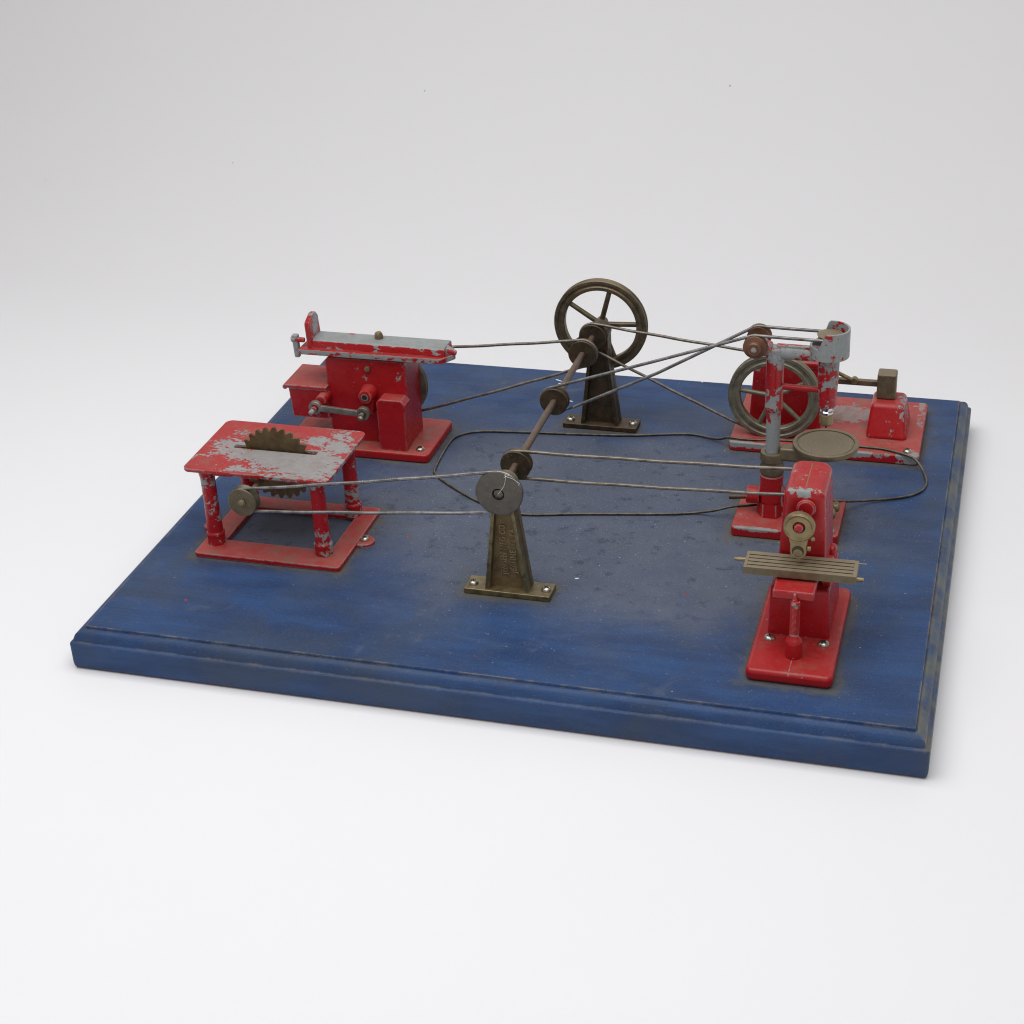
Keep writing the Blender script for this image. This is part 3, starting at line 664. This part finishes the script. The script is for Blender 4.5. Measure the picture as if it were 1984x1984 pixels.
# ================================================================== MILLING MACHINE
def mill():
    t = thing('milling_machine', 'red toy milling machine with grooved brass table and hanging cutter arm, at the right front', 'milling machine', (33.7, 6.5, TOP))
    b = B(); prism(b, rrect(31.82, 35.62, 2.68, 10.4, 0.32, 6), TOP+0.005, TOP+0.60, 'Z', bev=0.20, seg=5); obj('base', b, 'red_mill', t)
    b = B(); box(b, 33.70, 33.735, 2.86, 4.0, 2.70, 2.706, 0.002, 1); box(b, 33.68, 33.75, 2.695, 2.78, 2.48, 2.64, 0.02, 2); obj('parting_line', b, 'zinc', t)
    b = B(); box(b, 32.35, 35.12, 5.75, 9.6, 2.55, 5.15, 0.14, 4, top=(32.42, 35.02, 5.8, 9.5)); obj('knee', b, 'red_mill', t)
    b = B(); box(b, 34.6, 35.0, 6.3, 7.4, 5.1, 6.1, 0.08, 3)
    box(b, 34.55, 35.0, 8.3, 8.9, 5.0, 5.95, 0.2, 4)
    obj('side_stop', b, 'red_mill', t)
    # column / head: a tall arch with rounded shoulders, leaning back at the top
    b = bmesh.new(); rows = []
    def sect(z, y0, y1, x0, x1, r): return [b.verts.new((p[0], p[1], z)) for p in rrect(x0, x1, y0, y1, r, 5)]
    secs = [(5.0, 6.70, 9.5, 32.55, 34.75, 0.22), (6.0, 6.70, 9.5, 32.60, 34.72, 0.22), (7.5, 6.66, 9.5, 32.68, 34.66, 0.22), (8.9, 6.58, 9.5, 32.76, 34.58, 0.22), (9.28, 6.55, 9.5, 32.78, 34.56, 0.22)]
    for i in range(1, 8):
        a = PI/2*i/7; secs.append((9.28+0.38*math.sin(a), 6.55+0.10*(1-math.cos(a))+0.08*(i/7)**3, 9.5-0.12*(1-math.cos(a)), 32.78+0.40*(1-math.cos(a)), 34.56-0.40*(1-math.cos(a)), 0.22))
    for z, y0, y1, x0, x1, r in secs:
        rows.append(sect(z, y0, y1, x0, x1, r))
    for i in range(len(rows)-1):
        A, Bq = rows[i], rows[i+1]; n = len(A)
        for k in range(n): b.faces.new((A[k], A[(k+1) % n], Bq[(k+1) % n], Bq[k]))
    b.faces.new(rows[-1]); b.faces.new(rows[0][::-1]); bmesh.ops.recalc_face_normals(b, faces=b.faces)
    head = obj('column', b, 'red_mill', t, sharp=45)
    b = B(); lathe(b, [(0, 0.0), (0.34, 0.0), (0.42, 0.08), (0.42, 0.5), (0, 0.5)], (33.78, 6.36, 8.86), 'Y', 28)
    obj('spindle_nose', b, 'red_mill', head)
    # raised casting seam on top and dark seam line
    b = B(); box(b, 33.66, 33.70, 6.9, 9.2, 9.65, 9.666, 0.004, 1); obj('casting_seam', b, 'bronze', head)
    # cutter with hanging arm
    b = B()
    cx, cz = 33.58, 8.28
    n = 40; out = []
    for i in range(n+1):
        a = math.radians(-52+284*i/n); out.append((cx+0.69*math.cos(a), cz+0.69*math.sin(a)))
    out += [(cx-0.36, cz-0.85), (cx-0.35, cz-1.15)]
    for i in range(9): a = PI+PI*i/8; out.append((cx+0.01+0.36*math.cos(a), cz-1.22+0.36*math.sin(a)))
    out += [(cx+0.37, cz-0.85)]
    hole = [(cx+0.26*math.cos(2*PI*i/24), cz+0.26*math.sin(2*PI*i/24)) for i in range(24)]
    prism(b, out, 5.72, 6.02, 'Y', holes=[hole], bev=0.05)
    lathe(b, [(0.52, 5.72), (0.62, 5.66), (0.69, 5.72), (0.69, 5.80), (0.52, 5.80)], (cx, 0, cz), 'Y', 40, closed=True)
    cut = obj('cutter_arm', b, 'brass_c', t)
    b = B(); cyl(b, (cx+0.40, 5.75, cz-1.0), (cx+0.55, 5.75, cz-1.0), 0.12, 0.12, 14); cyl(b, (cx+0.55, 5.8, cz-0.55), (cx+0.68, 5.8, cz-0.5), 0.12, 0.1, 14); obj('set_screw', b, 'brass_c', cut)
    b = B(); lathe(b, [(0, 5.715), (0.27, 5.715)], (cx, 0, cz-1.17), 'Y', 24); obj('socket_shade', b, 'bronze_dark', cut, wn=False)  # flat dark disc on the face imitates the shade of a cup recess
    b = B(); lathe(b, [(0, 5.70), (0.14, 5.68), (0.2, 5.70), (0.21, 5.80)], (cx, 0, cz-1.27), 'Y', 20); obj('lower_stud', b, 'brass', cut)
    b = B(); cyl(b, (cx, 5.60, cz), (cx, 6.85, cz), 0.21, 0.21, 24, 0.09); obj('arbor_end', b, 'red_ram2', cut)
    # tongue under the table
    b = B(); box(b, 32.72, 34.52, 4.25, 6.6, 5.52, 5.92, 0.07, 3); tg = obj('knee_bracket', b, 'red_mill', t)
    # grooved table
    ty0, ty1, tz0, tz1 = 5.15, 6.56, 6.05, 6.42
    m = Matrix.Translation((33.65, 5.85, 6.2)) @ Matrix.Rotation(math.radians(0.9), 4, 'Z') @ Matrix.Translation((-33.65, -5.85, -6.2))
    prof = [(ty0, tz0), (ty0, tz1)]
    for i in range(4):
        y = ty0+0.20+i*0.29; prof += [(y, tz1), (y+0.005, tz1-0.07), (y+0.075, tz1-0.07), (y+0.08, tz1)]
    prof += [(ty1, tz1), (ty1, tz0)]
    b = B(); prism(b, prof, 31.42, 36.0, 'X', bev=0, M4=m)
    box(b, 31.28, 31.421, ty0, ty1, tz0, tz1, 0.012, 1, M4=m); box(b, 35.999, 36.18, ty0, ty1, tz0, tz1, 0.012, 1, M4=m)
    tb = obj('work_table', b, 'brass_table', t, sharp=30, wn=False)
    b = B(); cyl(b, (31.3, 6.1, 6.2), (30.95, 6.1, 6.2), 0.10, 0.09, 14); cyl(b, (30.98, 6.1, 6.2), (30.72, 6.1, 6.2), 0.09, 0.05, 14); obj('feed_screw', b, 'brass_c', tb)
    b = B(); cyl(b, (36.15, 5.35, 6.22), (36.5, 5.35, 6.22), 0.10, 0.09, 14); obj('feed_screw', b, 'brass_c', tb)
    b = B(); cyl(b, (36.15, 6.40, 6.38), (36.52, 6.42, 6.38), 0.035, 0.03, 10, 0.01); obj('feed_pin', b, 'brass', tb)
    # elevating screw with knob
    b = B()
    prof = [(0, 3.75)]
    z = 3.75
    while z < 5.45: prof += [(0.215, z), (0.185, z+0.03)]; z += 0.06
    prof += [(0.2, 5.5), (0, 5.56)]
    lathe(b, prof, (33.74, 4.18, 0), 'Z', 24); sr = obj('elevating_screw', b, 'red_thread', t, sharp=20, wn=False)
    b = B(); lathe(b, [(0, 5.3), (0.17, 5.3), (0.1, 5.62), (0.06, 5.86), (0, 5.9)], (33.70, 4.2, 0), 'Z', 16); obj('screw_tip', b, 'zinc', sr)
    b = B(); lathe(b, [(0.36, 2.66), (0.37, 2.75), (0.38, 3.42), (0.36, 3.54), (0.30, 3.64), (0.22, 3.72), (0.20, 3.86), (0, 3.88)], (33.74, 4.15, 0), 'Z', 36); obj('knob', b, 'red_mill', t)
    screw(t, 32.52, 5.32, TOP+0.60, 0.26, 0.3); screw(t, 34.92, 5.30, TOP+0.60, 0.26, 1.0)
    b = B(); lathe(b, pulley_prof(0.72, 0.2, 0.12), (33.7, 9.95, 8.27), 'Y', 40); obj('pulley', b, 'bronze_dark', t)
M['red_mill'] = red_paint('red_enamel_mill', 0.18, 1.0, 0.10, 41.0, blobs=[((0, 0.1, 7.5), (1.6, 0.4, 0.4), 0.125), ((0, 1.4, 7.55), (1.3, 1.9, 0.3), 0.055)])
M['red_thread'] = red_paint('red_enamel_thread', 0.10, 0.36, 0.0, 61.0)
M['brass_c'] = old_metal('cutter_brass', (0.20, 0.155, 0.08), (0.31, 0.245, 0.13), 0.6, 0.38, 0.2, 42.0)
mill()

# ================================================================== DRILL PRESS
def drill():
    t = thing('drill_press', 'chipped red and grey toy drill press with round brass table behind the milling machine', 'drill press', (31.5, 17, TOP))
    cx, cy = 30.85, 16.9
    b = B(); prism(b, rrect(29.1, 34.42, 15.12, 19.0, 0.2), TOP+0.005, TOP+0.55, 'Z', bev=0.10, seg=4); obj('base', b, 'red_drill_base', t)
    b = B()
    lathe(b, [(0, 2.6), (0.72, 2.6), (0.66, 3.4)], (cx, cy, 0), 'Z', 6)
    lathe(b, [(0.55, 3.2), (0.565, 3.6), (0.575, 4.70), (0.60, 4.78), (0.60, 4.88), (0.56, 4.93), (0, 4.93)], (cx, cy, 0), 'Z', 32)
    prism(b, [(30.85, 2.6), (32.6, 2.6), (32.1, 3.0), (31.4, 4.3), (30.85, 4.5)], cy-0.18, cy+0.18, 'Y', bev=0.06)
    obj('lower_column', b, 'red', t, sharp=30)
    b = B(); cyl(b, (30.3, cy, 3.62), (29.62, cy, 3.62), 0.44, 0.46, 26, 0.06); lv = obj('side_boss', b, 'red_ram2', t)
    b = B(); cyl(b, (29.65, cy, 3.45), (28.72, cy, 3.35), 0.10, 0.12, 14); obj('lever', b, 'bronze_dark', lv)
    # bare column
    b = B()
    lathe(b, [(0, 4.9), (0.345, 4.9), (0.35, 8.30), (0.40, 8.42), (0.45, 8.55), (0.445, 8.70), (0.43, 9.0), (0.43, 11.2), (0.40, 11.6), (0.2, 11.85), (0, 11.9)], (cx, cy, 0), 'Z', 36)
    obj('column', b, 'red_drill', t)
    b = B()
    cyl(b, (30.75, cy, 11.55), (32.95, cy, 11.52), 0.36, 0.33, 28, 0.15)
    box(b, 30.9, 33.0, 16.72, 17.08, 11.60, 11.93, 0.05)
    box(b, 30.45, 31.2, 16.5, 17.3, 11.15, 11.82, 0.15, 4)
    obj('top_arm', b, 'zinc', t)
    b = B(); cyl(b, (31.2, cy, 9.72), (33.1, cy, 9.68), 0.15, 0.15, 18); obj('brace', b, 'red', t)
    # spindle head
    b = B(); lathe(b, [(0, 8.88), (0.40, 8.88), (0.43, 8.95), (0.50, 10.5), (0.51, 11.4), (0, 11.4)], (33.42, cy, 0), 'Z', 36); obj('spindle_housing', b, 'red_drill2', t)
    # belt guard cup: open towards the column, tall on the far right
    b = bmesh.new(); R, w_ = 0.94, 0.10; n = 60; hh = []
    def top_z(a):
        d = abs((a+PI) % (2*PI)-PI)                 # 0 at +x
        if d < math.radians(100): return 12.95
        if d < math.radians(118): return 12.95-0.85*(d-math.radians(100))/math.radians(18)
        return 12.10
    ro, ri, rt, rti = [], [], [], []
    for i in range(n):
        a = 2*PI*i/n
        c, s = math.cos(a), math.sin(a)
        ro.append(b.verts.new((33.43+R*c, cy+R*s, 11.55))); ri.append(b.verts.new((33.43+(R-w_)*c, cy+(R-w_)*s, 11.68)))
        rt.append(b.verts.new((33.43+R*c, cy+R*s, top_z(a)))); rti.append(b.verts.new((33.43+(R-w_)*c, cy+(R-w_)*s, top_z(a))))
    for i in range(n):
        j = (i+1) % n
        b.faces.new((ro[i], ro[j], rt[j], rt[i])); b.faces.new((rt[i], rt[j], rti[j], rti[i])); b.faces.new((rti[i], rti[j], ri[j], ri[i]))
    b.faces.new(ro[::-1]); b.faces.new(ri)
    bmesh.ops.recalc_face_normals(b, faces=b.faces)
    obj('belt_guard', b, 'zinc2', t, sharp=40)
    b = B(); lathe(b, [(0, -0.16), (0.54, -0.16), (0.60, -0.10), (0.50, -0.03), (0.50, 0.03), (0.62, 0.10), (0.63, 0.13), (0.58, 0.16), (0.3, 0.15), (0, 0.17)], (33.43, cy, 12.5), 'Z', 48)
    d = obj('top_pulley', b, 'brass', t)
    b = B(); cyl(b, (33.43, cy, 11.6), (33.43, cy, 12.4), 0.25, 0.2, 18); obj('pulley_shaft', b, 'steel', d)
    b = B(); lathe(b, [(0, 8.50), (0.33, 8.50), (0.33, 8.60), (0.27, 8.66), (0.27, 8.80), (0.30, 8.9), (0, 8.9)], (33.42, cy, 0), 'Z', 28); obj('spindle', b, 'chrome', t)
    b = B(); lathe(b, [(0, 7.9), (0.29, 7.9), (0.345, 7.97), (0.345, 8.42), (0.30, 8.52), (0, 8.52)], (33.42, cy, 0), 'Z', 20); ch = obj('chuck', b, 'brass_c', t, sharp=16, wn=False)
    b = B(); cyl(b, (33.42, cy, 7.68), (33.42, cy, 7.95), 0.05, 0.07, 12); obj('drill_bit', b, 'bronze_dark', ch)
    # table with clamp collar
    zt = 6.86
    b = B(); lathe(b, [(0, zt-0.02), (1.34, zt-0.02), (1.36, zt-0.05), (1.40, zt-0.05), (1.42, zt+0.0), (1.50, zt+0.03), (1.59, zt+0.0), (1.62, zt-0.07), (1.60, zt-0.22), (1.50, zt-0.30), (0.55, zt-0.36), (0.5, zt-0.8), (0, zt-0.8)], (33.45, cy, 0), 'Z', 80)
    rt_ = obj('round_table', b, 'brass_table2', t)
    for rr in (0.25, 0.5, 0.75, 1.0, 1.2):
        b = B(); lathe(b, [(rr-0.012, zt-0.021), (rr, zt-0.0165), (rr+0.012, zt-0.021)], (33.45, cy, 0), 'Z', 64); obj('turning_mark', b, 'brass_c', rt_, wn=False)
    b = B(); lathe(b, [(0.38, 6.16), (0.57, 6.16), (0.60, 6.10), (0.60, 5.72), (0.54, 5.66), (0.54, 5.50), (0.60, 5.42), (0.61, 5.05), (0.56, 4.95), (0.38, 4.95)], (cx, cy, 0), 'Z', 40)
    box(b, 31.2, 33.0, 16.50, 17.30, 5.80, 6.50, 0.14, 4, top=(31.2, 33.0, 16.58, 17.22))
    obj('table_clamp', b, 'brass_table2', t)
    # idler rollers
    b = B(); cyl(b, (29.95, 15.9, 11.98), (29.95, 17.9, 11.98), 0.12, seg=16); ax = obj('roller_axle', b, 'steel', t)
    b = B(); lathe(b, [(0, -0.44), (0.30, -0.44), (0.34, -0.40), (0.34, -0.24), (0.56, -0.18), (0.58, -0.14), (0.50, -0.04), (0.50, 0.04), (0.58, 0.14), (0.58, 0.2), (0, 0.2)], (29.95, 16.32, 11.98), 'Y', 40)
    r1 = obj('roller', b, 'roller', t)
    b = B(); cyl(b, (29.95, 15.80, 11.98), (29.95, 15.95, 11.98), 0.15, seg=18); obj('axle_end', b, 'steel', r1)
    b = B(); lathe(b, [(0, -0.2), (0.58, -0.2), (0.58, -0.14), (0.50, -0.04), (0.50, 0.04), (0.58, 0.14), (0.60, 0.3), (0.5, 0.42), (0, 0.42)], (29.95, 17.48, 11.98), 'Y', 40); obj('roller', b, 'roller', t)
    b = B(); box(b, 29.8, 30.7, 16.62, 17.18, 11.35, 11.98, 0.1, 3); prism(b, [(29.75, 11.8), (30.3, 11.5), (30.75, 11.3), (30.75, 11.75), (30.35, 12.15), (30.0, 12.3)], 16.60, 17.2, 'Y', bev=0.06); obj('roller_bracket', b, 'red_drill', t)
    # two brass knobs on a thin stem at the right of the base
    b = B(); tube(b, catmull([(34.0, 15.45, 2.62), (33.98, 15.5, 2.75), (33.93, 15.6, 3.2), (33.9, 15.75, 3.6)], False, 5), 0.06, False, 8)
    lathe(b, [(0, -0.26), (0.2, -0.26), (0.24, -0.2), (0.22, -0.02), (0.27, 0.05), (0.27, 0.2), (0.18, 0.28), (0, 0.3)], (33.88, 16.0, 3.42), 'X', 20)
    lathe(b, [(0, -0.26), (0.2, -0.26), (0.24, -0.2), (0.22, -0.02), (0.27, 0.05), (0.27, 0.2), (0.18, 0.28), (0, 0.3)], (34.0, 16.75, 3.42), 'X', 20)
    obj('feed_lever', b, 'brass_c', t)
    screw(t, 34.05, 15.5, TOP+0.55, 0.2)
M['red_drill2'] = red_paint('red_enamel_spindle', 0.50, 0.55, 0.05, 17.0, scale=0.75)
M['zinc2'] = red_paint('bare_zinc_guard', 0.82, 0.9, 0.03, 26.0)
M['brass_table2'] = old_metal('olive_table_brass', (0.125, 0.10, 0.06), (0.19, 0.155, 0.095), 0.6, 0.42, 0.35, 27.0)
M['chrome'] = NT('bright_chrome').out((0.55, 0.54, 0.52), 0.1, 1.0)
drill()

# ================================================================== TRIP HAMMER
def hammer():
    t = thing('trip_hammer', 'red toy trip hammer with spoked wheel and square brass hammer head, at the right back', 'trip hammer', (32.5, 27.5, TOP))
    z0 = TOP+0.005
    b = B(); prism(b, rrect(27.4, 37.65, 24.45, 31.3, 0.28), z0, TOP+0.56, 'Z', bev=0.10, seg=4); obj('base', b, 'red_hammer_base', t)
    b = B(); box(b, 28.15, 32.1, 26.7, 28.4, 2.6, 6.42, 0.14, 4, top=(28.35, 31.95, 26.95, 28.2))
    box(b, 31.0, 31.9, 26.8, 28.35, 6.3, 6.62, 0.1, 3)
    obj('housing', b, 'red_base', t)
    flywheel(t, HAM[0], HAM[1], HAM[2], HAM[3]+0.04, 1.86, 0.24, 'wheel', math.radians(29), 0.125, 0.28, 0.3)
    b = B(); cyl(b, (HAM[0], 25.3, HAM[2]), (HAM[0], 26.9, HAM[2]), 0.16, seg=20); obj('axle', b, 'steel', t)
    b = B(); box(b, 34.62, 36.86, 26.15, 29.3, 2.6, 4.45, 0.26, 5, top=(34.80, 36.55, 26.9, 28.75)); an = obj('anvil_block', b, 'red_anvil', t)
    b = B(); lathe(b, [(0, 2.7), (0.16, 2.68), (0.18, 2.64)], (35.95, 25.85, 0), 'Z', 16); obj('casting_pip', b, 'red_dusty', t)
    b = B(); box(b, 35.0, 36.02, 27.45, 28.4, 4.46, 5.92, 0.10, 4); hd = obj('hammer_head', b, 'brass_h', t)
    b = B(); box(b, 31.6, 35.05, 27.72, 28.05, 5.06, 5.36, 0.03); obj('helve', b, 'shaft_b', t)
    b = B(); cyl(b, (31.8, 27.5, 6.35), (33.72, 27.55, 5.42), 0.10, 0.11, 16); lathe(b, [(0, -0.2), (0.17, -0.19), (0.2, -0.1), (0.2, 0.1), (0.17, 0.19), (0, 0.2)], (33.78, 27.6, 5.42), 'Y', 20); obj('link_rod', b, 'bronze', t)
    screw(t, 37.0, 24.95, TOP+0.56, 0.24, 0.4)
M['red_anvil'] = red_paint('red_enamel_anvil', 0.42, 1.3, 0.25, 55.0)
M['brass_h'] = old_metal('brown_brass_block', (0.11, 0.085, 0.05), (0.17, 0.135, 0.08), 0.4, 0.5, 0.4, 56.0)
M['shaft_b'] = old_metal('brown_flat_bar', (0.10, 0.072, 0.045), (0.16, 0.115, 0.075), 0.5, 0.45, 0.3, 57.0)
hammer()
